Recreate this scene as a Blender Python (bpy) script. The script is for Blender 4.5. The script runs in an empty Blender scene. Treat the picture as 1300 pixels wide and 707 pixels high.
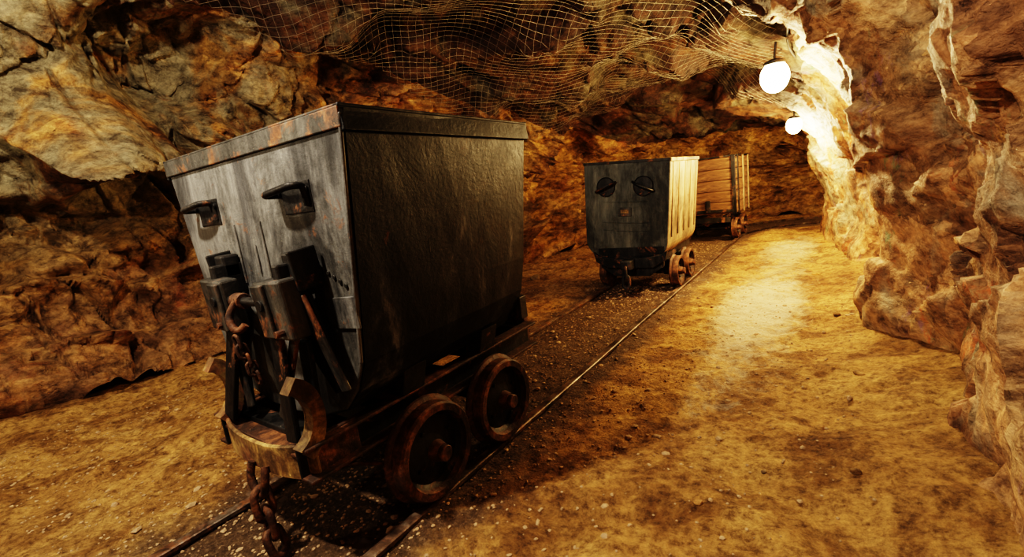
import bpy, bmesh, math, random
import numpy as np
from mathutils import Vector, Matrix, noise
random.seed(7); np.random.seed(7)
S = bpy.context.scene
COL = S.collection

# ------------------------------------------------------------ camera
F = 577.0
cx_, cy_ = 650.0, 353.5
yv = Vector((1065-cx_, cy_-190, -F)).normalized()
xv = -Vector((-155-cx_, cy_-347, -F)).normalized()
xv = (xv - yv*xv.dot(yv)).normalized()
zv = xv.cross(yv)
M = Matrix((xv, yv, zv)).to_4x4()
M.translation = Vector((0, 0, 1.0))
cd = bpy.data.cameras.new("camera"); cam = bpy.data.objects.new("camera", cd)
COL.objects.link(cam); cam.matrix_world = M
cd.sensor_width = 36; cd.lens = F/1300*36; cd.clip_start = 0.02
S.camera = cam

# ------------------------------------------------------------ node helpers
def mat_new(name):
    m = bpy.data.materials.new(name); m.use_nodes = True
    nt = m.node_tree; b = nt.nodes["Principled BSDF"]
    return m, nt, b
def coords(nt, scale=(1,1,1), rot=(0,0,0)):
    tc = nt.nodes.new("ShaderNodeTexCoord"); mp = nt.nodes.new("ShaderNodeMapping")
    mp.inputs["Scale"].default_value = scale; mp.inputs["Rotation"].default_value = rot
    nt.links.new(tc.outputs["Object"], mp.inputs["Vector"]); return mp.outputs["Vector"]
def noi(nt, vec, scale, detail=6, rough=.6, dist=0.0):
    n = nt.nodes.new("ShaderNodeTexNoise"); n.inputs["Scale"].default_value = scale
    n.inputs["Detail"].default_value = min(detail, 8); n.inputs["Roughness"].default_value = rough
    n.inputs["Distortion"].default_value = dist
    nt.links.new(vec, n.inputs["Vector"]); return n.outputs["Fac"]
def ramp(nt, fac, stops, interp='LINEAR'):
    r = nt.nodes.new("ShaderNodeValToRGB"); cr = r.color_ramp; cr.interpolation = interp
    while len(cr.elements) < len(stops): cr.elements.new(0.5)
    for e, (p, c) in zip(cr.elements, stops):
        e.position = p
        e.color = (c[0], c[1], c[2], 1) if hasattr(c, '__len__') else (c, c, c, 1)
    nt.links.new(fac, r.inputs["Fac"]); return r.outputs["Color"]
def mix(nt, fac, a, b, mode='MIX'):
    n = nt.nodes.new("ShaderNodeMix"); n.data_type = 'RGBA'; n.blend_type = mode
    for inp, v in ((n.inputs[0], fac), (n.inputs[6], a), (n.inputs[7], b)):
        if isinstance(v, (int, float)): inp.default_value = v
        elif isinstance(v, tuple): inp.default_value = (*v, 1)
        else: nt.links.new(v, inp)
    return n.outputs[2]
def bump(nt, h, strength, dist, prev=None):
    b = nt.nodes.new("ShaderNodeBump"); b.inputs["Strength"].default_value = strength
    b.inputs["Distance"].default_value = dist; nt.links.new(h, b.inputs["Height"])
    if prev: nt.links.new(prev, b.inputs["Normal"])
    return b.outputs["Normal"]
def mth(nt, op, a, b_=None, clamp=False):
    n = nt.nodes.new("ShaderNodeMath"); n.operation = op; n.use_clamp = clamp
    for i, v in enumerate((a, b_)):
        if v is None: continue
        if isinstance(v, (int, float)): n.inputs[i].default_value = v
        else: nt.links.new(v, n.inputs[i])
    return n.outputs[0]

def rock_mat(name, stops, dark=1.0, accents=False, grey=(.36, .34, .25), gthr=.55, rthr=.59, zoned=False, bs=1.0):
    m, nt, b = mat_new(name)
    v = coords(nt, (1, 1, 1.5), (0.4, 0.5, 0.2))
    n1 = noi(nt, v, 1.3, 8, .68, .5)
    c = ramp(nt, n1, stops)
    vo = nt.nodes.new("ShaderNodeTexVoronoi"); vo.inputs["Scale"].default_value = 3.2
    nd2 = noi(nt, v, 3.0, 4, .6)
    vm = nt.nodes.new("ShaderNodeVectorMath"); vm.operation = 'ADD'
    nt.links.new(v, vm.inputs[0]); nt.links.new(nd2, vm.inputs[1]); nt.links.new(vm.outputs[0], vo.inputs["Vector"])
    bw = nt.nodes.new("ShaderNodeRGBToBW"); nt.links.new(vo.outputs["Color"], bw.inputs[0])
    shade = ramp(nt, bw.outputs[0], [(0.2, (.42, .37, .34)), (.8, (1.3, 1.25, 1.15))])
    c = mix(nt, 0.7, c, shade, 'MULTIPLY')
    n3 = noi(nt, v, 9, 8, .75, .3)
    tex = ramp(nt, n3, [(.36, (.16, .12, .10)), (.5, (.85, .81, .75)), (.65, (1.6, 1.53, 1.42))])
    g = ramp(nt, noi(nt, coords(nt, (1, 1, 1), (1, 2, 0)), 1.5, 6, .62, .8), [(gthr-.05, 0.0), (gthr+.06, .9)])
    if zoned:  # grey-green slate only high on the near wall, iron-red low down
        sx = nt.nodes.new("ShaderNodeSeparateXYZ"); tc = nt.nodes.new("ShaderNodeTexCoord"); nt.links.new(tc.outputs["Object"], sx.inputs[0])
        zf = mth(nt, 'DIVIDE', mth(nt, 'SUBTRACT', sx.outputs[2], .8), .7, True)
        yf = mth(nt, 'DIVIDE', mth(nt, 'SUBTRACT', 3.6, sx.outputs[1]), 1.8, True)
        zy = mth(nt, 'MULTIPLY', zf, yf)
        g = mix(nt, 1.0, g, mix(nt, zy, (.10, .10, .10), (1, 1, 1)), 'MULTIPLY')
        low = mth(nt, 'SUBTRACT', 1.0, mth(nt, 'DIVIDE', mth(nt, 'SUBTRACT', sx.outputs[2], .35), .8, True))
        low = mth(nt, 'MULTIPLY', mth(nt, 'MULTIPLY', low, yf), .55)
        c = mix(nt, low, c, (.34, .19, .12))
    c = mix(nt, g, c, grey)
    r_ = ramp(nt, noi(nt, coords(nt, (1, 1, 1), (2, .3, 1)), 1.6, 6, .7, .8), [(rthr, 0.0), (rthr+.1, .75)])
    c = mix(nt, r_, c, (.32, .11, .05))
    c = mix(nt, 0.9, c, tex, 'MULTIPLY')
    if accents:
        for sc, col, rot, th in ((2.1, (.07, .32, .20), (.3, 1, 2), .60), (2.7, (.30, .17, .40), (1.3, .2, 1), .60), (1.9, (.72, .18, .05), (2.2, .7, .1), .60), (2.3, (.85, .48, .14), (.1, .7, 3.1), .60)):
            a = ramp(nt, noi(nt, coords(nt, (1, 1.2, .6), rot), sc, 8, .75, .6), [(th, 0.0), (th+.06, .6)])
            c = mix(nt, a, c, mix(nt, .6, col, tex, 'MULTIPLY'))
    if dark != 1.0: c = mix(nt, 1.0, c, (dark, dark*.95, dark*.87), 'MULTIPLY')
    nt.links.new(c, b.inputs["Base Color"])
    nt.links.new(ramp(nt, n3, [(.3, .85), (.7, .5)]), b.inputs["Roughness"])
    b.inputs["Specular IOR Level"].default_value = .35
    ve = nt.nodes.new("ShaderNodeTexVoronoi"); ve.feature = 'DISTANCE_TO_EDGE'; ve.inputs["Scale"].default_value = 4
    nt.links.new(vm.outputs[0], ve.inputs["Vector"])
    e = ramp(nt, ve.outputs["Distance"], [(0, 0.0), (.05, 1.0)])
    nrm = bump(nt, e, .45*bs, .02)
    nrm = bump(nt, noi(nt, v, 8, 8, .70, .2), .9*bs, .055, nrm)
    nrm = bump(nt, noi(nt, v, 42, 5, .7), .6*bs, .012, nrm)
    nt.links.new(nrm, b.inputs["Normal"])
    return m
WARM = [(.28, (.05, .028, .014)), (.38, (.22, .11, .042)), (.46, (.50, .29, .105)), (.55, (.70, .47, .20)), (.64, (.42, .21, .085)), (.75, (.58, .45, .26))]
m_rockL = rock_mat("rock_left", WARM, .68, grey=(.40, .39, .29), gthr=.47, rthr=.59, zoned=True)
m_rockR = rock_mat("rock_right", [(.28, (.12, .065, .04)), (.42, (.34, .19, .105)), (.52, (.52, .33, .19)), (.62, (.58, .41, .25)), (.75, (.38, .36, .29))], .92, True, grey=(.38, .36, .29), gthr=.55, bs=.75)
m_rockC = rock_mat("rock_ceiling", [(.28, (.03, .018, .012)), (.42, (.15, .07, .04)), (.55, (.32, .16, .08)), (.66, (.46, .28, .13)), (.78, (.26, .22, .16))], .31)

def floor_mat():
    m, nt, b = mat_new("dirt_floor")
    v = coords(nt)
    c = ramp(nt, noi(nt, v, 1.3, 8, .65, .4), [(.3, (.28, .15, .055)), (.45, (.50, .29, .105)), (.58, (.64, .40, .155)), (.75, (.74, .52, .26))])
    n2 = noi(nt, v, 28, 8, .78)
    c = mix(nt, .95, c, ramp(nt, n2, [(.36, (.24, .19, .15)), (.5, (.86, .84, .80)), (.68, (1.4, 1.35, 1.3))]), 'MULTIPLY')
    pt = ramp(nt, noi(nt, v, 3.3, 8, .75, .5), [(.41, (.36, .29, .24)), (.54, (1, 1, 1))])
    c = mix(nt, .88, c, pt, 'MULTIPLY')
    at = nt.nodes.new("ShaderNodeAttribute"); at.attribute_name = "track_shine_mask"
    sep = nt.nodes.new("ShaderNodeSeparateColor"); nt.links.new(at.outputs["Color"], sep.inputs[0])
    n4 = noi(nt, v, 5, 8, .7, .4)
    ad = nt.nodes.new("ShaderNodeMath"); ad.operation = 'MULTIPLY_ADD'; ad.inputs[1].default_value = 1.0
    nt.links.new(sep.outputs[0], ad.inputs[0]); nt.links.new(n4, ad.inputs[2])
    tm = ramp(nt, ad.outputs[0], [(.68, 0.0), (1.1, .92)])
    grav = ramp(nt, noi(nt, v, 60, 6, .8), [(.35, (.022, .014, .010)), (.52, (.085, .052, .032)), (.68, (.26, .18, .11))])
    c = mix(nt, tm, c, grav)
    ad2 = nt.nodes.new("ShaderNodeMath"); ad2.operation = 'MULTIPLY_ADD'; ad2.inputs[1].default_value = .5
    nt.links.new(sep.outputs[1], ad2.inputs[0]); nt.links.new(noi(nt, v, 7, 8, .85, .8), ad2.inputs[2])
    shine_mask = ramp(nt, ad2.outputs[0], [(.74, 0.0), (1.0, .75)])
    c = mix(nt, shine_mask, c, (.66, .57, .43))  # lamp shine on the floor, painted in as a paler patch
    nt.links.new(c, b.inputs["Base Color"])
    rr = mix(nt, shine_mask, (.8, .8, .8), (.35, .35, .35)); nt.links.new(rr, b.inputs["Roughness"])
    b.inputs["Specular IOR Level"].default_value = .35
    nrm = bump(nt, noi(nt, v, 12, 8, .7), 1.0, .06)
    nrm = bump(nt, n2, .9, .018, nrm)
    vo = nt.nodes.new("ShaderNodeTexVoronoi"); vo.inputs["Scale"].default_value = 90
    nt.links.new(v, vo.inputs["Vector"])
    nrm = bump(nt, vo.outputs["Distance"], .35, .006, nrm)
    nt.links.new(nrm, b.inputs["Normal"])
    return m
m_floor = floor_mat()

def metal_mat(name, stops, rust=.55, rough=(.35, .65), metallic=.35, streak=(1, 1, .25), sc=6, fine_amt=.6, pit=.3, spec=.5):
    m, nt, b = mat_new(name)
    v = coords(nt, streak)
    c = ramp(nt, noi(nt, v, sc, 8, .72, .4), stops)
    fine = noi(nt, coords(nt, (1, 1, .12)), 45, 6, .7)
    c = mix(nt, fine_amt, c, ramp(nt, fine, [(.35, .5), (.65, 1.4)]), 'MULTIPLY')
    rn = noi(nt, coords(nt), 7, 8, .75, .6)
    blot = ramp(nt, noi(nt, coords(nt, (1, 1, .6), (1, 1, 0)), 3.2, 8, .75, .3), [(.42, .20), (.56, 1.0)])
    c = mix(nt, .88, c, blot, 'MULTIPLY')
    rm = ramp(nt, rn, [(rust, 0.0), (rust+.08, 1.0)])
    rc = ramp(nt, noi(nt, coords(nt), 30, 6, .7), [(.3, (.04, .016, .008)), (.55, (.17, .07, .028)), (.75, (.34, .18, .075))])
    c = mix(nt, rm, c, rc)
    nt.links.new(c, b.inputs["Base Color"])
    b.inputs["Specular IOR Level"].default_value = spec
    nt.links.new(ramp(nt, rn, [(.35, rough[0]), (.65, rough[1])]), b.inputs["Roughness"])
    mm = mix(nt, rm, (metallic,)*3, (0, 0, 0)); nt.links.new(mm, b.inputs["Metallic"])
    nrm = bump(nt, rn, .4, .008); nrm = bump(nt, noi(nt, coords(nt), 70, 5, .6), pit, .004, nrm)
    nt.links.new(nrm, b.inputs["Normal"])
    return m
m_plate = metal_mat("worn_steel_plate", [(.3, (.025, .026, .028)), (.44, (.07, .071, .072)), (.57, (.19, .19, .18)), (.70, (.06, .06, .058))], .585, sc=5, fine_amt=.4, rough=(.45, .72), metallic=.1, spec=.35)
m_side = metal_mat("shaded_side_steel", [(.3, (.003, .004, .006)), (.5, (.007, .009, .013)), (.58, (.026, .030, .038)), (.68, (.15, .155, .17))], .655, (.38, .60), .0, (1, 1, .3), 5, spec=.2)  # tub steel with the side's shade put into its colour, plus grey scuffs
m_dark = metal_mat("dark_iron", [(.35, (.010, .010, .011)), (.55, (.030, .029, .028)), (.7, (.085, .078, .07))], .56, spec=.35)
m_lug = metal_mat("pitted_iron", [(.35, (.02, .02, .02)), (.52, (.07, .068, .062)), (.7, (.18, .17, .14))], .53)
m_rust = metal_mat("rusty_iron", [(.3, (.022, .011, .007)), (.5, (.08, .034, .015)), (.65, (.22, .095, .035)), (.78, (.04, .024, .015))], .59, (.5, .85), .2, (1, 1, 1), 22, fine_amt=.2, pit=.8)
m_rusty = metal_mat("ochre_rusted_iron", [(.3, (.05, .025, .012)), (.46, (.20, .11, .04)), (.62, (.50, .33, .12)), (.78, (.14, .08, .035))], .56, (.6, .9), .1, (1, 1, 1), 12)
m_rail = metal_mat("rail_steel", [(.35, (.05, .033, .024)), (.5, (.14, .09, .06)), (.65, (.34, .28, .22))], .54, (.3, .6), .5, (1, 1, 1), 9)
m_plate2 = metal_mat("grey_green_plate", [(.3, (.035, .038, .038)), (.5, (.075, .08, .072)), (.7, (.18, .18, .15))], .67, (.5, .75), .1, spec=.3)
m_tan = metal_mat("tan_dusty_panel", [(.3, (.12, .075, .035)), (.5, (.32, .22, .115)), (.7, (.46, .36, .22))], .58, (.5, .8), 0, (1, 1, .15), 8)

def wood_mat():
    m, nt, b = mat_new("old_wood")
    v = coords(nt, (1, 1, 9))
    n = noi(nt, v, 5, 8, .7, .6)
    c = ramp(nt, n, [(.3, (.025, .012, .006)), (.5, (.12, .058, .024)), (.7, (.24, .13, .055))])
    nt.links.new(c, b.inputs["Base Color"]); b.inputs["Roughness"].default_value = .8
    nt.links.new(bump(nt, n, .6, .01), b.inputs["Normal"]); return m
m_wood = wood_mat()
def simple(name, col, rough=.7, metal=0.0):
    m, nt, b = mat_new(name)
    n = noi(nt, coords(nt), 20, 6, .6)
    c = mix(nt, .6, col, ramp(nt, n, [(.3, .5), (.7, 1.4)]), 'MULTIPLY')
    nt.links.new(c, b.inputs["Base Color"]); b.inputs["Roughness"].default_value = rough; b.inputs["Metallic"].default_value = metal
    return m
m_wire = simple("galvanised_wire", (.30, .27, .22), .4, .5)
m_cable = simple("black_cable", (.02, .02, .02), .6)
m_pebble = simple("pebble_stone", (.34, .23, .13), .8)
def emit(name, col, s):
    m, nt, b = mat_new(name); b.inputs["Base Color"].default_value = (1, .9, .7, 1)
    b.inputs["Emission Color"].default_value = (*col, 1); b.inputs["Emission Strength"].default_value = s; return m
m_bulb = emit("lamp_glass", (1, .74, .36), 40)

# ------------------------------------------------------------ mesh helpers
def mesh_obj(name, verts, faces, mat, parent=None, smooth=False):
    me = bpy.data.meshes.new(name); me.from_pydata([tuple(v) for v in verts], [], faces); me.update()
    if mat: me.materials.append(mat)
    o = bpy.data.objects.new(name, me); COL.objects.link(o)
    if parent: o.parent = parent
    if smooth: me.polygons.foreach_set("use_smooth", [True]*len(me.polygons))
    return o
def empty(name, loc=(0, 0, 0), rot=(0, 0, 0), parent=None):
    e = bpy.data.objects.new(name, None); e.empty_display_size = .1; COL.objects.link(e)
    e.location = loc; e.rotation_euler = rot
    if parent: e.parent = parent
    return e
def fix_normals(o):
    bm = bmesh.new(); bm.from_mesh(o.data); bmesh.ops.recalc_face_normals(bm, faces=bm.faces); bm.to_mesh(o.data); bm.free()
def box(name, size, loc, mat, parent, rot=(0, 0, 0), bev=.004):
    x, y, z = [s/2 for s in size]
    vs = [(-x,-y,-z),(x,-y,-z),(x,y,-z),(-x,y,-z),(-x,-y,z),(x,-y,z),(x,y,z),(-x,y,z)]
    fs = [(0,3,2,1),(4,5,6,7),(0,1,5,4),(1,2,6,5),(2,3,7,6),(3,0,4,7)]
    o = mesh_obj(name, vs, fs, mat, parent); o.location = loc; o.rotation_euler = rot
    if bev: md = o.modifiers.new("b", 'BEVEL'); md.width = bev; md.segments = 2
    return o
def beam(name, p, q, w, t, mat, parent, bev=.004, up=(0, -1, 0)):
    p, q = Vector(p), Vector(q); d = (q-p); L = d.length; d.normalize()
    u = Vector(up); u = (u-d*u.dot(d)).normalized(); s = d.cross(u)
    o = box(name, (w, t, L), (0, 0, 0), mat, parent, bev=bev)
    R = Matrix((s, u, d)).transposed().to_4x4(); R.translation = (p+q)/2
    o.matrix_local = R
    return o
def lathe(name, prof, loc, mat, parent, axis='X', n=40):
    vs, fs = [], []
    for i in range(n):
        a = 2*math.pi*i/n
        for (r, h) in prof:
            if axis == 'X': vs.append((h, r*math.cos(a), r*math.sin(a)))
            elif axis == 'Y': vs.append((r*math.cos(a), h, r*math.sin(a)))
            else: vs.append((r*math.cos(a), r*math.sin(a), h))
    k = len(prof)
    for i in range(n):
        j = (i+1) % n
        for t in range(k-1): fs.append((i*k+t, i*k+t+1, j*k+t+1, j*k+t))
    fs.append(tuple(i*k for i in range(n))); fs.append(tuple(i*k+k-1 for i in reversed(range(n))))
    o = mesh_obj(name, vs, fs, mat, parent); o.location = loc; fix_normals(o)
    for p in o.data.polygons: p.use_smooth = len(p.vertices) == 4
    md = o.modifiers.new("e", 'EDGE_SPLIT'); md.split_angle = math.radians(35)
    return o
def cyl(name, r, L, loc, mat, parent, axis='X', n=24):
    return lathe(name, [(r*.9, -L/2), (r, -L/2+r*.1), (r, L/2-r*.1), (r*.9, L/2)], loc, mat, parent, axis, n)
def tube(name, pts, r, mat, parent=None, cyclic=False, res=3, smooth=True):
    cu = bpy.data.curves.new(name, 'CURVE'); cu.dimensions = '3D'; cu.bevel_depth = r; cu.bevel_resolution = res
    cu.use_fill_caps = True
    sp = cu.splines.new('NURBS' if smooth else 'POLY'); sp.points.add(len(pts)-1)
    for i, p in enumerate(pts): sp.points[i].co = (*p, 1)
    if smooth: sp.order_u = 3; sp.use_endpoint_u = not cyclic
    sp.use_cyclic_u = cyclic
    cu.materials.append(mat); o = bpy.data.objects.new(name, cu); COL.objects.link(o)
    if parent: o.parent = parent
    return o
def prism(name, poly, y0, y1, mat, parent, bev=.004):
    n = len(poly); vs = [(x, y0, z) for x, z in poly]+[(x, y1, z) for x, z in poly]
    fs = [tuple(range(n)), tuple(range(2*n-1, n-1, -1))]+[(i, i+n, (i+1) % n+n, (i+1) % n) for i in range(n)]
    o = mesh_obj(name, vs, fs, mat, parent); fix_normals(o)
    if bev: md = o.modifiers.new("b", 'BEVEL'); md.width = bev; md.segments = 2; md.limit_method = 'ANGLE'
    return o

# ------------------------------------------------------------ rock tunnel
HALF = Vector((.5, .5, .5)); O2 = Vector((5, 9, 2))
def facet(p, s, seed, bw=.12, crack=0.0, tilt=1.9, zs=1.35):
    q = Vector((p[0]*s+seed, p[1]*s+seed*.7, p[2]*s*zs))
    d, pts = noise.voronoi(q)
    hs = []
    for c in pts[:2]:
        g = noise.cell_vector(c*31.7); g2 = noise.cell_vector(c*17.3+O2)
        hs.append((q-c).dot(g-HALF)*tilt+(g2.x-.5))
    df = d[1]-d[0]
    t = min(1, df/bw); t = t*t*(3-2*t)
    r = hs[0]*(.5+.5*t)+hs[1]*(.5-.5*t)
    if crack and df < .2: r -= crack*math.exp(-(df/.05)**2)
    return r
ROT = Matrix.Rotation(.55, 3, 'X') @ Matrix.Rotation(.35, 3, 'Y')
def rock(p, sr=0.0):
    w = noise.noise_vector(p*1.3)*.18
    q = ROT @ (p+w)
    k = 1-sr
    big = facet(q, 1.05, 3.1, .08+.50*sr, .25*k, 2.1-.6*sr)
    med = facet(q, 2.4, 11.7, .10+.40*sr, .35*k, 1.9-.5*sr)
    msk = .55+.9*max(0, min(1, .5+1.6*noise.noise(p*.9+Vector((4, 1, 8)))))
    return ((.46-.26*sr)*big+(.16-.06*sr)*med*msk+(.065-.045*sr)*facet(q, 5.2, 23.3, .14+.3*sr, .3*k)*msk+.022*(1-.85*sr)*facet(q, 12, 41.1, .2)
            + (.035+.02*sr)*noise.fractal(p*(3-.6*sr), 1.0, 2.1, 4))
ST = [(.2, -3.2, -1.6, -3.2, .5), (.55, -3.0, -3.6, -3.0, 2.0), (.6, -2.2, -4.3, -2.4, 2.8), (.52, -.5, -4.45, -.5, 2.9), (.46, .5, -4.4, .5, 2.9),
      (.42, 1.6, -4.35, 1.5, 2.85), (.37, 2.6, -4.25, 2.6, 2.65), (.28, 3.7, -4.05, 3.8, 2.4), (.14, 5.1, -3.75, 5.4, 2.15), (-.03, 6.4, -3.5, 7.0, 1.95),
      (-.12, 7.2, -2.5, 8.8, 1.8), (.35, 7.75, -.9, 9.6, 1.75), (1.2, 7.95, .8, 10.0, 1.75), (2.6, 8.1, 2.6, 10.1, 1.75), (4.2, 8.3, 4.2, 10.0, 1.6), (4.6, 8.9, 4.6, 9.3, .4)]
ST = np.array(ST)
mid = (ST[:, 0:2]+ST[:, 2:4])/2
t_ = np.concatenate([[0], np.cumsum(np.linalg.norm(np.diff(mid, axis=0), axis=1))])
NU, NV = 680, 460
dens_t = np.linspace(0, t_[-1], 2000)
midy = np.interp(dens_t, t_, mid[:, 1])
w_ = 1.0/(0.5+np.abs(np.clip(midy, 1.5, None)-1.5)*.32)*np.where(midy < -.3, .25, 1)*np.where(dens_t > t_[-5], .35, 1)
cw = np.cumsum(w_); cw = (cw-cw[0])/(cw[-1]-cw[0])
tu = np.interp(np.linspace(0, 1, NU), cw, dens_t)
P = np.stack([np.interp(dens_t, t_, ST[:, k]) for k in range(5)], 1)
ker = np.exp(-np.linspace(-2, 2, 81)**2); ker /= ker.sum()
Pp = np.stack([np.convolve(np.pad(P[:, k], 40, mode='edge'), ker, 'valid') for k in range(5)], 1)
Pu = np.stack([np.interp(tu, dens_t, Pp[:, k]) for k in range(5)], 1)
lin = np.linspace(0, 1, NV)
verts = np.zeros((NU, NV, 3))
def sstep(a, b, x):
    t = max(0, min(1, (x-a)/(b-a))); return t*t*(3-2*t)
for i in range(NU):
    Rx, Ry, Lx, Ly, h = Pu[i]
    C = Vector(((Rx+Lx)/2, (Ry+Ly)/2, 0)); A = Vector(((Rx-Lx)/2, (Ry-Ly)/2, 0))
    for j in range(NV):
        th = math.pi*lin[j]
        c, s = math.cos(th), math.sin(th)
        n = 2.9
        cc = math.copysign(abs(c)**(2/n), c); ss = max(s, 0)**(2/n)
        p = C+A*cc+Vector((0, 0, ss*h-.2))
        nin = (C+Vector((0, 0, .9))+A*cc*.25-p); nin.normalize()
        side_r = max(0, min(1, (cc-.3)/.5))
        side_l = max(0, min(1, (-cc-.55)/.3))
        d = rock(p, side_r)*(1-.25*side_r)*(1-.45*(1-max(side_r, side_l)))
        yy = p.y
        if side_r > 0:
            d += side_r*(.13*math.exp(-((yy-3.3)/.5)**2)-.17*math.exp(-((yy-4.5)/.7)**2)-.05*math.exp(-((yy-2.5)/.35)**2)-.06*math.exp(-((yy-6)/.6)**2))
            d += side_r*.10*max(0, 1-p.z/.35)
            if yy < 1.2: d = min(d, .08)
            if yy > 5 and yy < 7 and d > .05: d = .05+(d-.05)*.4
        if side_l > 0 and yy < 7:
            wv = noise.noise(p*1.7)
            zz = p.z+.12*wv
            d += side_l*(.38/(1+math.exp((zz-.30)/.035)))
            d -= side_l*.70*sstep(.55, .2, math.hypot((yy-1.5)/1.1, (zz-2.2)/.8))
            d += side_l*.36*sstep(.42, .22, math.hypot((yy-1.05)/1.2, (zz-1.72)/.8))
            d -= side_l*.42*sstep(.28, .10, abs(zz-1.18-.25*(yy-.8)))*sstep(1.7, 1.3, yy)
            d += side_l*.15*sstep(.45, .2, math.hypot((yy-.35)/1.0, (zz-2.3)/.7))
        verts[i, j] = p+nin*d
def grid_obj(name, V, mat):
    nu, nv = V.shape[:2]
    me = bpy.data.meshes.new(name)
    idx = np.arange(nu*nv).reshape(nu, nv)
    q = np.stack([idx[:-1, :-1], idx[:-1, 1:], idx[1:, 1:], idx[1:, :-1]], -1).reshape(-1, 4)
    me.vertices.add(nu*nv); me.vertices.foreach_set("co", V.reshape(-1).astype(np.float32))
    me.loops.add(q.size); me.loops.foreach_set("vertex_index", q.reshape(-1).astype(np.int32))
    me.polygons.add(len(q)); me.polygons.foreach_set("loop_start", np.arange(0, q.size, 4, dtype=np.int32))
    me.polygons.foreach_set("use_smooth", np.ones(len(q), dtype=bool))
    me.update(calc_edges=True); me.validate()
    me.materials.append(mat)
    o = bpy.data.objects.new(name, me); COL.objects.link(o); return o
jr, jl = int(NV*.27), int(NV*.66)
grid_obj("wall_right", verts[:, :jr+1], m_rockR)
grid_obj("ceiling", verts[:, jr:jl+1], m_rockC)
grid_obj("wall_left", verts[:, jl:], m_rockL)

# ------------------------------------------------------------ track path
TX, G = -1.46, .33
def track_pt(s, off):
    y = -3+s
    if y <= 7.0: return Vector((TX+off, y, 0)), Vector((0, 1, 0))
    R = 1.5; a = (y-7.0)/R
    if a <= math.pi/2:
        return Vector((TX+R-(R-off)*math.cos(a), 7.0+(R-off)*math.sin(a), 0)), Vector((math.sin(a), math.cos(a), 0))
    e = (a-math.pi/2)*R
    return Vector((TX+R+e, 7.0+R-off, 0)), Vector((1, 0, 0))
def track_dist(x, y):
    if y <= 7.0: return abs(x-TX)
    if x > TX+1.5: return abs(y-8.5)
    return abs(math.hypot(x-(TX+1.5), y-7.0)-1.5)
def fz(x, y):
    p = Vector((x, y, 0))
    h = -.03+.028*noise.fractal(p*1.6, 1.0, 2.0, 4)+.016*noise.fractal(p*7, .8, 2.1, 4)
    d = track_dist(x, y)
    if d < .6: h = h*(d/.6)+(-.024+.012*noise.noise(p*14))*(1-d/.6)
    if y < 7:
        h += .10*max(0, (x+.35)/.7)**2*(1 if x > -.35 else 0)
        if x < -3: h += .06*min(1, (-3-x))**2
    return h
xs = np.linspace(-4.7, .9, 330)
ys = np.concatenate([np.linspace(-3.2, 0, 40, endpoint=False), np.linspace(0, 4, 260, endpoint=False), np.linspace(4, 10.6, 200)])
FV = np.zeros((len(ys), len(xs), 3)); mask = np.zeros((len(ys), len(xs), 4)); mask[..., 3] = 1
for i, y in enumerate(ys):
    xr = xs if y < 7 else np.linspace(-4.7+(y-7)*.3, .9+(min(y, 8)-7)*4.2, 330)
    for j, x in enumerate(xr):
        FV[i, j] = (x, y, fz(x, y))
        mask[i, j, 0] = max(0, min(1, 1.25-track_dist(x, y)/.55))
        mask[i, j, 1] = max(0, 1-((x+.45)/.42)**2)*(math.exp(-((y-3.6)/1.1)**2)+.9*math.exp(-((y-6.0)/1.2)**2)+.35*math.exp(-((y-2)/1)**2))  # second channel: where the lamps' shine is painted on the floor
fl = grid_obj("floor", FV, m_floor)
ca = fl.data.color_attributes.new("track_shine_mask", 'FLOAT_COLOR', 'POINT')
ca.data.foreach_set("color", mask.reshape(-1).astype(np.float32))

trk = empty("railway_track")
prof = [(-.035, -.065), (.035, -.065), (.035, -.055), (.008, -.045), (.008, -.022), (.021, -.016), (.021, -.003), (.016, 0), (-.016, 0), (-.021, -.003), (-.021, -.016), (-.008, -.022), (-.008, -.045), (-.035, -.055)]
for nm, off in (("rail_left", -G), ("rail_right", G)):
    vs, fs = [], []
    ss = np.concatenate([np.linspace(0, 10, 60, endpoint=False), np.linspace(10, 14.5, 60)])
    for k, s in enumerate(ss):
        wob = .006*noise.noise(Vector((s*.9, off*9, 0)))
        c, d = track_pt(s, off); r = Vector((d.y, -d.x, 0))
        for (a, z) in prof: vs.append(c+r*(a+wob)+Vector((0, 0, z)))
    n = len(prof)
    for k in range(len(ss)-1):
        for a in range(n): fs.append((k*n+a, k*n+(a+1) % n, (k+1)*n+(a+1) % n, (k+1)*n+a))
    o = mesh_obj(nm, vs, fs, m_rail, trk); fix_normals(o)
m_sleeper = simple("sleeper_wood", (.08, .05, .03), .9)
for k in range(22):
    s = 1.2+k*.62; c, d = track_pt(s, 0)
    b = box("sleeper_%d" % k, (.9+random.uniform(-.06, .06), .13, .08), c+Vector((0, 0, -.070)), m_sleeper, trk, (random.uniform(-.02, .02), 0, -math.atan2(d.x, d.y)+random.uniform(-.04, .04)), .01)

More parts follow.
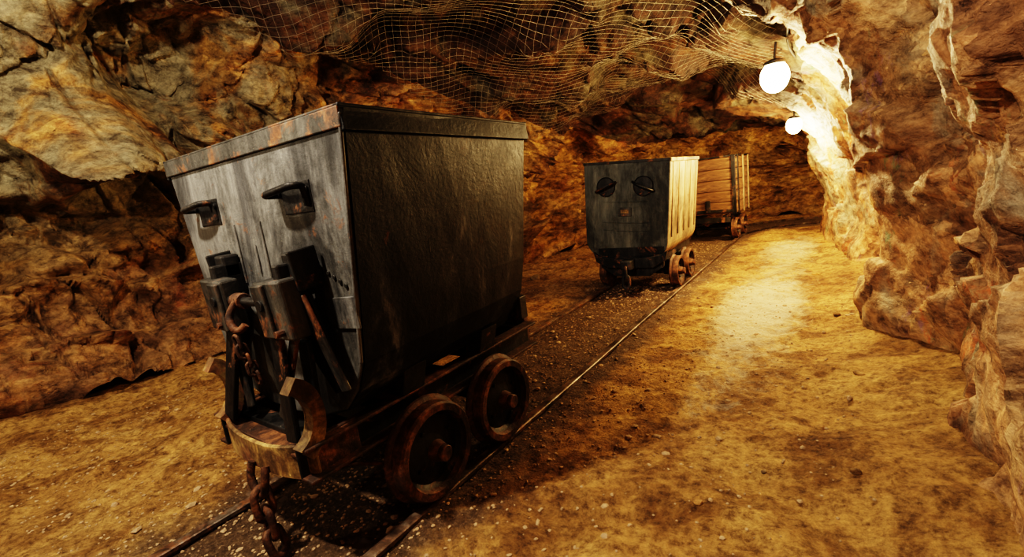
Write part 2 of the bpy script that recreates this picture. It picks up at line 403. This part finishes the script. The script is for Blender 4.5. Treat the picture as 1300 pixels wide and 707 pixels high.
def ico():
    t = (1+5**.5)/2
    v = np.array([(-1,t,0),(1,t,0),(-1,-t,0),(1,-t,0),(0,-1,t),(0,1,t),(0,-1,-t),(0,1,-t),(t,0,-1),(t,0,1),(-t,0,-1),(-t,0,1)])/math.sqrt(1+t*t)
    f = [(0,11,5),(0,5,1),(0,1,7),(0,7,10),(0,10,11),(1,5,9),(5,11,4),(11,10,2),(10,7,6),(7,1,8),(3,9,4),(3,4,2),(3,2,6),(3,6,8),(3,8,9),(4,9,5),(2,4,11),(6,2,10),(8,6,7),(9,8,1)]
    return v, f
IV, IF = ico()
def stones(name, items, mat):
    vs, fs = [], []
    for (x, y, r) in items:
        sc = np.array([random.uniform(.7, 1.4), random.uniform(.7, 1.4), random.uniform(.4, .9)])*r
        a = random.uniform(0, 6.28); c, s = math.cos(a), math.sin(a)
        jit = IV*(1+np.random.uniform(-.22, .22, (12, 1)))*sc
        jx = jit[:, 0]*c-jit[:, 1]*s; jy = jit[:, 0]*s+jit[:, 1]*c
        b = len(vs); z = fz(x, y)+r*.2
        for k in range(12): vs.append((x+jx[k], y+jy[k], z+jit[k, 2]))
        fs += [(p+b, q+b, r2+b) for p, q, r2 in IF]
    return mesh_obj(name, vs, fs, mat)
it = []
for _ in range(9000):
    y = random.uniform(0, 1)**1.4*6.5+.1
    if random.random() < .5: x = TX+random.gauss(0, .36)
    else: x = random.uniform(-3.7, .1)
    it.append((x, y, random.uniform(.0025, .007)*(1+(random.random() < .05)*1.2)))
stones("gravel", it, m_pebble)
it = [(.08, 5.4, .07), (-.15, 4.6, .03), (.0, 3.3, .035), (.08, 2.4, .03), (-2.6, 3.4, .05), (-2.9, 4.4, .07), (-3.1, 2.8, .06), (-3.3, .8, .03), (-2.7, .5, .02), (-.35, 1.3, .014), (-.2, 1.55, .011), (-.05, 1.9, .02), (.05, 1.6, .02), (-3.0, 5.5, .09), (-2.7, 6.1, .07), (-.15, 6.3, .06)]
m_rubble = rock_mat("rubble_rock", WARM, .75)
rb = stones("rubble_rocks", it, m_rubble)
md = rb.modifiers.new("s", 'SUBSURF'); md.levels = 1; md.render_levels = 1
for p in rb.data.polygons: p.use_smooth = True

# ------------------------------------------------------------ generic wheelset
def wheel(name, x, y, r, side, parent, mat=None):
    pr = [(.02, .045), (.030, .045), (.034, .03), (.038, .012), (r*.42, .004), (r*.70, -.006), (r*.78, .008), (r*.82, .030), (r*.96, .032), (r, .024), (r*1.0, -.018), (r*1.08, -.026), (r*1.10, -.034), (r*1.06, -.042), (r*.8, -.042), (.04, -.03), (.03, -.05)]
    pr = [(a, h*side) for a, h in pr]
    w = lathe(name, pr, (x, y, r), mat or m_rust, parent, 'X', 48)
    w.data.materials.append(m_dark)
    for p in w.data.polygons:
        if len(p.vertices) == 4:
            c = p.center; rr = math.hypot(c.y, c.z)
            if .042 < rr < r*.79 and c.x*side > -.02: p.material_index = 1
    return w
def wheelset(n, y, r, parent, g=G):
    for sd, nm in ((-1, "left"), (1, "right")):
        wheel("wheel_%s_%d" % (nm, n), sd*g, y, r, sd, parent)
        cyl("hub_cap_%s_%d" % (nm, n), .028, .03, (sd*(g+.05), y, r), m_rust, parent)
        for k in range(4):
            a = k*math.pi/2+.5
            cyl("wheel_bolt_%s_%d_%d" % (nm, n, k), .007, .012, (sd*(g+.006), y+math.cos(a)*r*.52, r+math.sin(a)*r*.52), m_dark, parent, n=8)
    cyl("axle_%d" % n, .024, 2*g, (0, y, r), m_dark, parent)

# ------------------------------------------------------------ cart 1
c1 = empty("mine_cart", (TX, .70, 0))
body = empty("tub_body", (0, 0, -.012), (0, 0, math.radians(2.5)), c1)
LEN = .85
half = [(.49, 1.262), (.45, 1.0), (.412, .74), (.385, .60), (.34, .51), (.27, .44), (.15, .40), (0, .39)]
sec = [(x, z) for x, z in half]+[(-x, z) for x, z in half[-2::-1]]
vs = []; fs = []
ns = 9
for k in range(ns):
    yy = LEN*k/(ns-1)
    for (x, z) in sec:
        dent = .006*noise.noise(Vector((x*3, yy*4, z*4)))
        vs.append((x+dent, yy, z))
n = len(sec)
for k in range(ns-1):
    for a in range(n-1): fs.append((k*n+a, k*n+a+1, (k+1)*n+a+1, (k+1)*n+a))
o = mesh_obj("tub_shell", vs, fs, m_side, body)
md = o.modifiers.new("s", 'SOLIDIFY'); md.thickness = .012; md.offset = 0
prism("end_plate_front", sec[::-1], -.008, .006, m_plate, body)
prism("end_plate_rear", sec[::-1], LEN-.006, LEN+.008, m_side, body)
beam("rim_band_right", (.49, -.012, 1.235), (.49, LEN+.012, 1.235), .06, .016, m_side, body, .003, up=(1, 0, .17))
beam("rim_band_left", (-.49, -.012, 1.235), (-.49, LEN+.012, 1.235), .06, .016, m_side, body, .003, up=(-1, 0, .17))
box("rim_band_front", (.985, .012, .050), (0, -.010, 1.240), m_lug, body, bev=.003)
box("rim_band_rear", (.985, .014, .055), (0, LEN+.012, 1.238), m_side, body, bev=.003)
for sd in (-1, 1):
    box("rim_lip_%s" % ("left" if sd < 0 else "right"), (.020, LEN+.03, .008), (sd*.487, LEN/2, 1.267), m_side, body, bev=.003)
box("rim_lip_front", (.99, .020, .008), (0, -.005, 1.267), m_lug, body, bev=.003)
box("rim_lip_rear", (.99, .024, .010), (0, LEN+.006, 1.268), m_side, body, bev=.003)
beam("corner_strip_right", (.492, -.010, 1.25), (.387, -.010, .60), .010, .010, m_plate, body)
beam("side_weld", (.470, .28, 1.15), (.432, .28, .86), .006, .006, m_dark, body, .001, up=(1, 0, 0))
for hx, nm in ((-.275, "left"), (.235, "right")):
    box("handle_plate_shadow_%s" % nm, (.135, .004, .085), (hx+.015, -.009, 1.070), m_dark, body, bev=.0015)  # base plate, its dark face also painted in for the handle's shadow
    tube("handle_%s" % nm, [(hx-.065, -.012, 1.085), (hx-.068, -.045, 1.085), (hx-.06, -.055, 1.088), (hx, -.06, 1.092), (hx+.055, -.055, 1.10), (hx+.065, -.045, 1.10), (hx+.065, -.02, 1.10), (hx+.064, -.014, 1.08), (hx+.062, -.012, 1.045)], .010, m_dark, body)
    for e in (-.065, .065):
        cyl("handle_boss_%s_%d" % (nm, int(e > 0)), .013, .010, (hx+e, -.014, 1.088), m_dark, body, 'Y', 12)
for bx, z0_, z1_ in ((-.12, .83, 1.02), (.035, .80, 1.02), (-.02, .86, .95)):
    tube("weld_bead", [(bx, -.010, z0_), (bx+.004, -.013, (z0_+z1_)/2), (bx, -.010, z1_)], .004, m_plate, body, res=2)
for k in range(5):
    cyl("rivet_%d" % k, .006, .005, (.30+.022*k, -.010, .87-.012*k), m_lug, body, 'Y', 10)
box("patch_plate", (.11, .006, .09), (.36, -.011, .745), m_plate, body, (0, -.06, 0), bev=.002)
LS = .045
for sd, nm in ((-1, "left"), (1, "right")):
    lx = sd*.175+LS+.01
    box("lug_block_%s" % nm, (.145, .055, .165), (lx, -.095, .768), m_lug, c1, (.05, sd*-.04, 0), .007)
    box("lug_face_%s" % nm, (.06, .012, .15), (lx-sd*.035, -.128, .766), m_lug, c1, (.05, sd*-.04, 0), .004)
    cyl("lug_hole_%s" % nm, .016, .01, (lx-sd*.030, -.136, .785), m_dark, c1, 'Y', 16)
    cyl("lug_bolt_%s" % nm, .010, .03, (lx+.03, -.128, .71), m_rust, c1, 'Y', 8)
    box("lug_arm_%s" % nm, (.03, .10, .10), (lx+sd*.02, -.055, .84), m_dark, c1, bev=.006)
    box("hinge_bracket_%s" % nm, (.06, .055, .075), (lx+sd*.035, -.045, .880), m_dark, c1, bev=.008)
    box("hinge_ear_%s" % nm, (.012, .08, .11), (lx+sd*.072, -.045, .870), m_dark, c1, (.1, 0, 0), .004)
    prism("cradle_plate_%s" % nm, [(sd*.12, .74), (sd*.25, .84), (sd*.30, .70), (sd*.335, .53), (sd*.30, .50), (sd*.20, .62)], -.035, -.022, m_dark, c1, .003)
    beam("strap_outer_%s" % nm, (sd*.245+LS, -.07, .80), (sd*.315+LS, -.035, .52), .036, .013, m_lug, c1)
    beam("strap_inner_%s" % nm, (sd*.13+LS, -.10, .70), (sd*.20, -.13, .38), .06, .016, m_dark, c1)
    beam("strap_cross_%s" % nm, (sd*.21+LS, -.085, .70), (sd*.10, -.10, .42), .035, .012, m_lug, c1)
    arc = [(-.15+.085*math.cos(math.radians(-75+k*15)), .465+.125*math.sin(math.radians(-75+k*15))) for k in range(11)]
    arc2 = [(-.175+.070*math.cos(math.radians(75-k*15)), .465+.085*math.sin(math.radians(75-k*15))) for k in range(11)]
    poly = arc+arc2; nn = len(poly); xo = sd*.25+.01
    vs = [(xo-.022, y, z) for y, z in poly]+[(xo+.022, y, z) for y, z in poly]
    fs = [(i, i+1, nn-2-i, nn-1-i) for i in range(10)]+[(i+nn, nn+nn-1-i, nn+nn-2-i, nn+i+1) for i in range(10)]+[(i, i+nn, (i+1) % nn+nn, (i+1) % nn) for i in range(nn)]
    o = mesh_obj("cheek_plate_%s" % nm, vs, fs, m_rusty, c1); fix_normals(o)
    beam("post_%s" % nm, (sd*.215, -.06, .37), (sd*.20+LS*.5, -.05, .66), .05, .018, m_dark, c1)
cyl("coupling_pin", .013, .40, (LS, -.105, .785), m_dark, c1)
cyl("pin_collar", .024, .05, (LS-.03, -.105, .785), m_rust, c1)
tube("drag_hook", [(.03, -.12, .79), (.01, -.145, .755), (.03, -.15, .715), (.05, -.14, .70), (.06, -.125, .72)], .011, m_rust, c1)
def link(name, c, ax, L, W, r, twist, parent, mat):
    c = Vector(c); ax = Vector(ax).normalized(); s = Vector((1, 0, 0)); s = (s-ax*s.dot(ax)).normalized(); t = ax.cross(s)
    s2 = s*math.cos(twist)+t*math.sin(twist)
    pts = []
    for k in range(16):
        a = 2*math.pi*k/16
        pts.append(c+s2*(W*.5*math.cos(a))+ax*((L*.5-W*.5)*(1 if math.sin(a) > 0 else -1 if math.sin(a) < 0 else 0)+W*.5*math.sin(a)))
    return tube(name, pts, r, mat, parent, True, 3)
for k in range(5):
    link("upper_chain_link_%d" % k, (.055+.004*k, -.155+.006*k, .675-.028*k), (.12, .1, -1), .044, .027, .0052, k*1.57, c1, m_rust)
vs = []; fs = []
N = 15
for k in range(N):
    u = -1+2*k/(N-1); x = u*.275-.01; y = -.165+.05*abs(u)**3
    dz = .028*(1-abs(u)**2)
    for (dy, z) in ((0, .265), (0, .385-dz), (.014, .385-dz), (.014, .265)):
        vs.append((x, y+dy, z))
for k in range(N-1):
    for a in range(4): fs.append((k*4+a, k*4+(a+1) % 4, (k+1)*4+(a+1) % 4, (k+1)*4+a))
fs += [(0, 1, 2, 3), tuple((N-1)*4+q for q in (3, 2, 1, 0))]
o = mesh_obj("buffer_plate", vs, fs, m_rusty, c1); fix_normals(o)
o.modifiers.new("b", 'BEVEL').width = .004
box("buffer_shelf", (.50, .14, .014), (-.01, -.075, .345), m_rust, c1)
for sd, nm in ((-1, "left"), (1, "right")):
    box("buffer_side_%s" % nm, (.014, .15, .13), (sd*.265-.01, -.04, .325), m_rust, c1)
box("buffer_core", (.10, .10, .10), (0, -.09, .30), m_dark, c1)
tube("shackle", [(-.01, -.17, .29), (-.02, -.185, .25), (.0, -.185, .205), (.03, -.185, .19), (.06, -.185, .205), (.08, -.185, .25), (.07, -.17, .29)], .012, m_rust, c1)
link("draw_link_0", (.032, -.185, .165), (.1, 0, -1), .10, .055, .0115, 1.3, c1, m_rust)
link("draw_link_1", (.042, -.185, .100), (.1, 0, -1), .10, .055, .0115, 0.1, c1, m_rust)
link("draw_link_2", (.055, -.185, .038), (.3, .1, -1), .09, .055, .0115, 1.2, c1, m_rust)
for sd, nm in ((-1, "left"), (1, "right")):
    box("sole_bar_%s" % nm, (.012, 1.18, .10), (sd*.235, .44, .33), m_dark, c1)
    box("sole_flange_top_%s" % nm, (.06, 1.18, .012), (sd*.26, .44, .378), m_rust, c1)
    box("sole_flange_low_%s" % nm, (.06, 1.18, .012), (sd*.26, .44, .282), m_rust, c1)
    for k, yy in enumerate((.25, .655)):
        box("axle_box_%s_%d" % (nm, k), (.07, .12, .15), (sd*.25, yy, .205), m_dark, c1, bev=.012)
        prism("saddle_%s_%d" % (nm, k), [(sd*.22, .38), (sd*.29, .38), (sd*.32, .48), (sd*.28, .47), (sd*.22, .43)], yy-.05, yy+.05, m_dark, c1, .004)
    box("rear_step_%s" % nm, (.08, .05, .10), (sd*.30, LEN+.03, .50), m_dark, c1)
    beam("brake_rod_%s" % nm, (sd*.27, -.05, .28), (sd*.29, .22, .13), .016, .012, m_rust, c1)
for k, yy in enumerate((-.06, .15, .45, .75, 1.0)):
    box("cross_member_%d" % k, (.47, .06, .07), (0, yy, .335), m_dark, c1)
wheelset(0, .255, .168, c1); wheelset(1, .655, .168, c1)
box("rear_buffer", (.46, .03, .13), (0, 1.04, .33), m_rust, c1)
def load(parent, w, l, z, name="ore_load"):
    V = np.zeros((24, 24, 3))
    for i in range(24):
        for j in range(24):
            x = -w+2*w*i/23; y = .02+(l-.04)*j/23
            V[i, j] = (x, y, z+.05*noise.fractal(Vector((x*5, y*5, 3)), 1, 2, 4))
    o = grid_obj(name, V, m_rubble); o.parent = parent
load(body, .43, LEN, .98)

# ------------------------------------------------------------ cart 2
c2 = empty("mine_cart.001", (TX-.02, 3.80, 0), (0, 0, math.radians(1)))
b2 = empty("tub_body", (-.075, 0, .0), (0, math.radians(4.5), 0), c2)
def rounded(hw, zt, zb, rad, flare=.0):
    pts = [(hw, zt), (hw-flare, zb+rad)]
    for k in range(1, 8):
        a = math.pi/2*k/8; pts.append((hw-flare-rad+rad*math.cos(a), zb+rad-rad*math.sin(a)))
    pts.append((0, zb))
    return pts+[(-x, z) for x, z in pts[-2::-1]]
H2 = 1.14
s2 = rounded(.375, H2, .31, .15, .01)
prism("end_plate_front", s2[::-1], -.01, .008, m_plate2, b2)
prism("end_plate_rear", s2[::-1], .96, .975, m_plate2, b2)
vs, fs = [], []; n = len(s2)
for yy in (0, .5, .97):
    for x, z in s2: vs.append((x*.99, yy, z))
for k in range(2):
    for a in range(n-1): fs.append((k*n+a, k*n+a+1, (k+1)*n+a+1, (k+1)*n+a))
o = mesh_obj("tub_shell", vs, fs, m_tan, b2); md = o.modifiers.new("s", 'SOLIDIFY'); md.thickness = .012; md.offset = 0
for sd in (-1, 1):
    box("rim_%d" % (sd+1), (.022, .98, .03), (sd*.375, .485, H2-.012), m_tan, b2)
    for k in range(5):
        box("side_rib_%d_%d" % (sd+1, k), (.012, .012, .62), (sd*.375, .08+.2*k, .80), m_tan, b2, bev=.002)
box("rim_front", (.76, .02, .022), (0, -.006, H2-.01), m_dark, b2, bev=.002)
for hx, nm, sl in ((-.17, "left", 1), (.16, "right", -1)):
    cyl("round_pad_%s" % nm, .085, .008, (hx, -.012, .925), m_dark, b2, 'Y', 32)
    tube("handle_%s" % nm, [(hx-.09, -.02, .925-sl*.04), (hx-.08, -.06, .925-sl*.035), (hx, -.07, .925), (hx+.08, -.06, .925+sl*.035), (hx+.09, -.02, .925+sl*.04)], .010, m_dark, b2)
box("id_plate", (.12, .008, .075), (.0, -.014, .71), m_lug, b2)
box("id_plate_label", (.07, .006, .03), (.0, -.02, .715), m_rusty, b2, bev=.001)
for zz in (.55, .62, .80):
    tube("weld_bead", [(-.2, -.012, zz), (0, -.014, zz-.01), (.2, -.012, zz)], .003, m_plate2, b2, res=1)
prism("chassis_front", [(-.30, .40), (.30, .40), (.28, .22), (.16, .14), (-.16, .14), (-.28, .22)], -.01, .03, m_dark, c2)
prism("chassis_curved_beam", [(-.33, .37), (-.28, .33), (-.1, .30), (.1, .30), (.28, .33), (.33, .37), (.31, .28), (.2, .22), (-.2, .22), (-.31, .28)], -.05, -.02, m_dark, c2)
for sd, nm in ((-1, "left"), (1, "right")):
    box("sole_bar_%s" % nm, (.05, 1.05, .08), (sd*.23, .5, .29), m_dark, c2)
    for k, yy in enumerate((.24, .62)): box("axle_box_%s_%d" % (nm, k), (.07, .1, .14), (sd*.25, yy, .18), m_dark, c2, bev=.01)
box("coupling_block", (.10, .12, .08), (0, -.09, .26), m_dark, c2, bev=.01)
link("coupling_link_0", (0, -.15, .20), (0, -.1, -1), .11, .06, .012, 1.2, c2, m_dark)
link("coupling_link_1", (0, -.155, .12), (0, -.1, -1), .11, .06, .012, 0, c2, m_dark)
wheelset(0, .24, .135, c2); wheelset(1, .62, .135, c2)
load(b2, .33, .96, .92)

# ------------------------------------------------------------ cart 3
c3 = empty("wooden_mine_cart", (TX-.01, 6.72, 0), (0, 0, math.radians(-3)))
W3, L3 = .37, .70
z0 = .36
for k in range(5):
    zc = z0+.073+k*.146
    for yy, nm in ((-.01, "front"), (L3, "rear")):
        box("plank_%s_%d" % (nm, k), (W3*2, .03, .140), (0, yy, zc), m_wood, c3, bev=.006)
    for sd, nm in ((-1, "left"), (1, "right")):
        box("plank_%s_%d" % (nm, k), (.03, L3, .140), (sd*W3, L3/2, zc), m_wood, c3, bev=.006)
box("cart_floor", (W3*2, L3, .03), (0, L3/2, z0), m_wood, c3)
for sd in (-1, 1):
    for yy in (-.03, L3+.02):
        box("corner_post_%d_%d" % (sd+1, int(yy > 0)), (.05, .02, .76), (sd*(W3-.02), yy, z0+.365), m_dark, c3)
    for yy in (.04, L3*.5, L3-.04):
        box("side_strap_%d_%d" % (sd+1, int(yy*100)), (.014, .05, .76), (sd*(W3+.02), yy, z0+.365), m_tan if yy > .1 else m_dark, c3)
box("rim_front", (W3*2+.03, .05, .02), (0, -.01, z0+.745), m_dark, c3)
for sd in (-1, 1): box("rim_side_%d" % (sd+1), (.05, L3, .02), (sd*W3, L3/2, z0+.745), m_dark, c3)
box("band_low", (W3*2+.02, .012, .04), (0, -.032, z0+.03), m_dark, c3)
box("front_latch", (.06, .03, .16), (.02, -.04, z0+.10), m_dark, c3)
beam("brace_a", (-.30, -.04, .34), (.02, -.04, .20), .03, .015, m_rust, c3)
beam("brace_b", (.30, -.04, .34), (-.02, -.04, .20), .03, .015, m_rust, c3)
for sd, nm in ((-1, "left"), (1, "right")):
    box("sole_bar_%s" % nm, (.05, L3+.1, .08), (sd*.23, L3/2, .29), m_dark, c3)
    for k, yy in enumerate((.14, .54)): box("axle_box_%s_%d" % (nm, k), (.07, .1, .12), (sd*.25, yy, .19), m_dark, c3, bev=.01)
box("front_beam", (.6, .04, .07), (0, -.05, .27), m_dark, c3)
wheelset(0, .14, .14, c3); wheelset(1, .54, .14, c3)

# ------------------------------------------------------------ wire netting under the roof
from mathutils.bvhtree import BVHTree
bm = bmesh.new()
for nm in ("ceiling", "wall_left", "wall_right"):
    bm.from_mesh(bpy.data.objects[nm].data)
bv = BVHTree.FromBMesh(bm); bm.free()
NX, NY = 64, 96
xa, xb, ya, yb = -3.35, -.35, .8, 5.9
Zg = np.zeros((NX, NY))
for i in range(NX):
    for j in range(NY):
        x = xa+(xb-xa)*i/(NX-1); y = ya+(yb-ya)*j/(NY-1)
        hit = bv.ray_cast(Vector((x, y, 1.35)), Vector((0, 0, 1)))
        Zg[i, j] = hit[0].z if hit[0] and hit[0].z > 1.5 else np.nan
fill = np.nanmedian(Zg, axis=0)
for j in range(NY):
    Zg[np.isnan(Zg[:, j]), j] = fill[j]
    Zg[:, j] = np.maximum(Zg[:, j], fill[j]-.38)
Zm = Zg.copy()
for _ in range(5):
    pz = np.pad(Zm, 1, mode='edge'); Zm = np.minimum(Zm, (pz[:-2, 1:-1]+pz[2:, 1:-1]+pz[1:-1, :-2]+pz[1:-1, 2:])/4)
for _ in range(6):
    pz = np.pad(Zm, 1, mode='edge'); Zm = (pz[:-2, 1:-1]+pz[2:, 1:-1]+pz[1:-1, :-2]+pz[1:-1, 2:])/4
Zm = np.minimum(Zm-.03, Zg-.012)
def netz(x, y):
    fx = (x-xa)/(xb-xa)*(NX-1); fy = (y-ya)/(yb-ya)*(NY-1)
    fx = min(max(fx, 0), NX-1.001); fy = min(max(fy, 0), NY-1.001); i, j = int(fx), int(fy); u, v = fx-i, fy-j
    z = Zm[i, j]*(1-u)*(1-v)+Zm[i+1, j]*u*(1-v)+Zm[i, j+1]*(1-u)*v+Zm[i+1, j+1]*u*v
    return z-.02-.02*noise.noise(Vector((x*2, y*2, 7)))
cu = bpy.data.curves.new("wire_netting", 'CURVE'); cu.dimensions = '3D'; cu.bevel_depth = .0015; cu.bevel_resolution = 0
dx, dy = .046, .038
nl = int((xb-xa)/dx); npz = int((yb-ya)/dy)
for l in range(nl):
    sp = cu.splines.new('POLY'); sp.points.add(npz-1)
    for k in range(npz):
        x = xa+l*dx+(dx*.5 if (k+l) % 2 else -dx*.5)*.94+dx/2; y = ya+k*dy
        x += .03*noise.noise(Vector((x*3, y*3, 1)))
        sp.points[k].co = (x, y, netz(x, y), 1)
cu.materials.append(m_wire)
net = bpy.data.objects.new("wire_netting", cu); COL.objects.link(net)

# ------------------------------------------------------------ lamps
def lamp(loc, power, r=.07, col=(1, .72, .38), name="bulkhead_lamp", hang=.12, soft=.03):
    e = empty(name, loc)
    prof = [(0.001, -r*1.15)]+[(r*math.sin(a), -r*1.15*math.cos(a)) for a in np.linspace(.3, math.pi-.5, 10)]
    lathe("lamp_globe", prof, (0, 0, 0), m_bulb, e, 'Z', 24)
    lathe("lamp_cap", [(r*.6, r*.85), (r*.72, r*.9), (r*.72, r*1.1), (r*.4, r*1.25)], (0, 0, 0), m_dark, e, 'Z', 20)
    tube("lamp_stem", [(0, 0, r*1.2), (.01, 0, r*1.2+hang)], .008, m_cable, e)
    ld = bpy.data.lights.new(name+"_light", 'POINT'); ld.energy = power; ld.color = col; ld.shadow_soft_size = soft
    lo = bpy.data.objects.new("lamp_light", ld); COL.objects.link(lo); lo.parent = e
    lo.location = (0, 0, -r*1.25-soft)
    return e
lamp((-.38, 4.0, 1.57), 135, .095, (1, .70, .34), soft=.06)
lamp((-.41, 6.2, 1.33), 95, .08, (1, .68, .32), soft=.05)
lamp((1.6, 8.7, 1.35), 45, .06)  # added lamp, unseen beyond the bend, brightens the far end
lamp((-1.3, -.05, 2.45), 180, .07, (1, .88, .72), soft=.04)
lamp((-3.0, -.9, 1.9), 40, .07, (1, .87, .67), soft=.04)  # added fill lamp out of view, lifts the upper left rocks
tube("power_cable", [(.1, -1.5, 2.3), (.0, 0.5, 2.3), (-.05, 2.2, 2.15), (-.12, 3.2, 1.98), (-.33, 3.9, 1.80), (-.25, 4.8, 1.72), (-.3, 5.6, 1.60), (-.41, 6.2, 1.5)], .008, m_cable)

w = bpy.data.worlds.new("world"); S.world = w; w.use_nodes = True
w.node_tree.nodes["Background"].inputs[0].default_value = (.9, .6, .35, 1); w.node_tree.nodes["Background"].inputs[1].default_value = .01
S.view_settings.view_transform = 'Filmic'; S.view_settings.look = 'Very High Contrast'; S.view_settings.exposure = .62
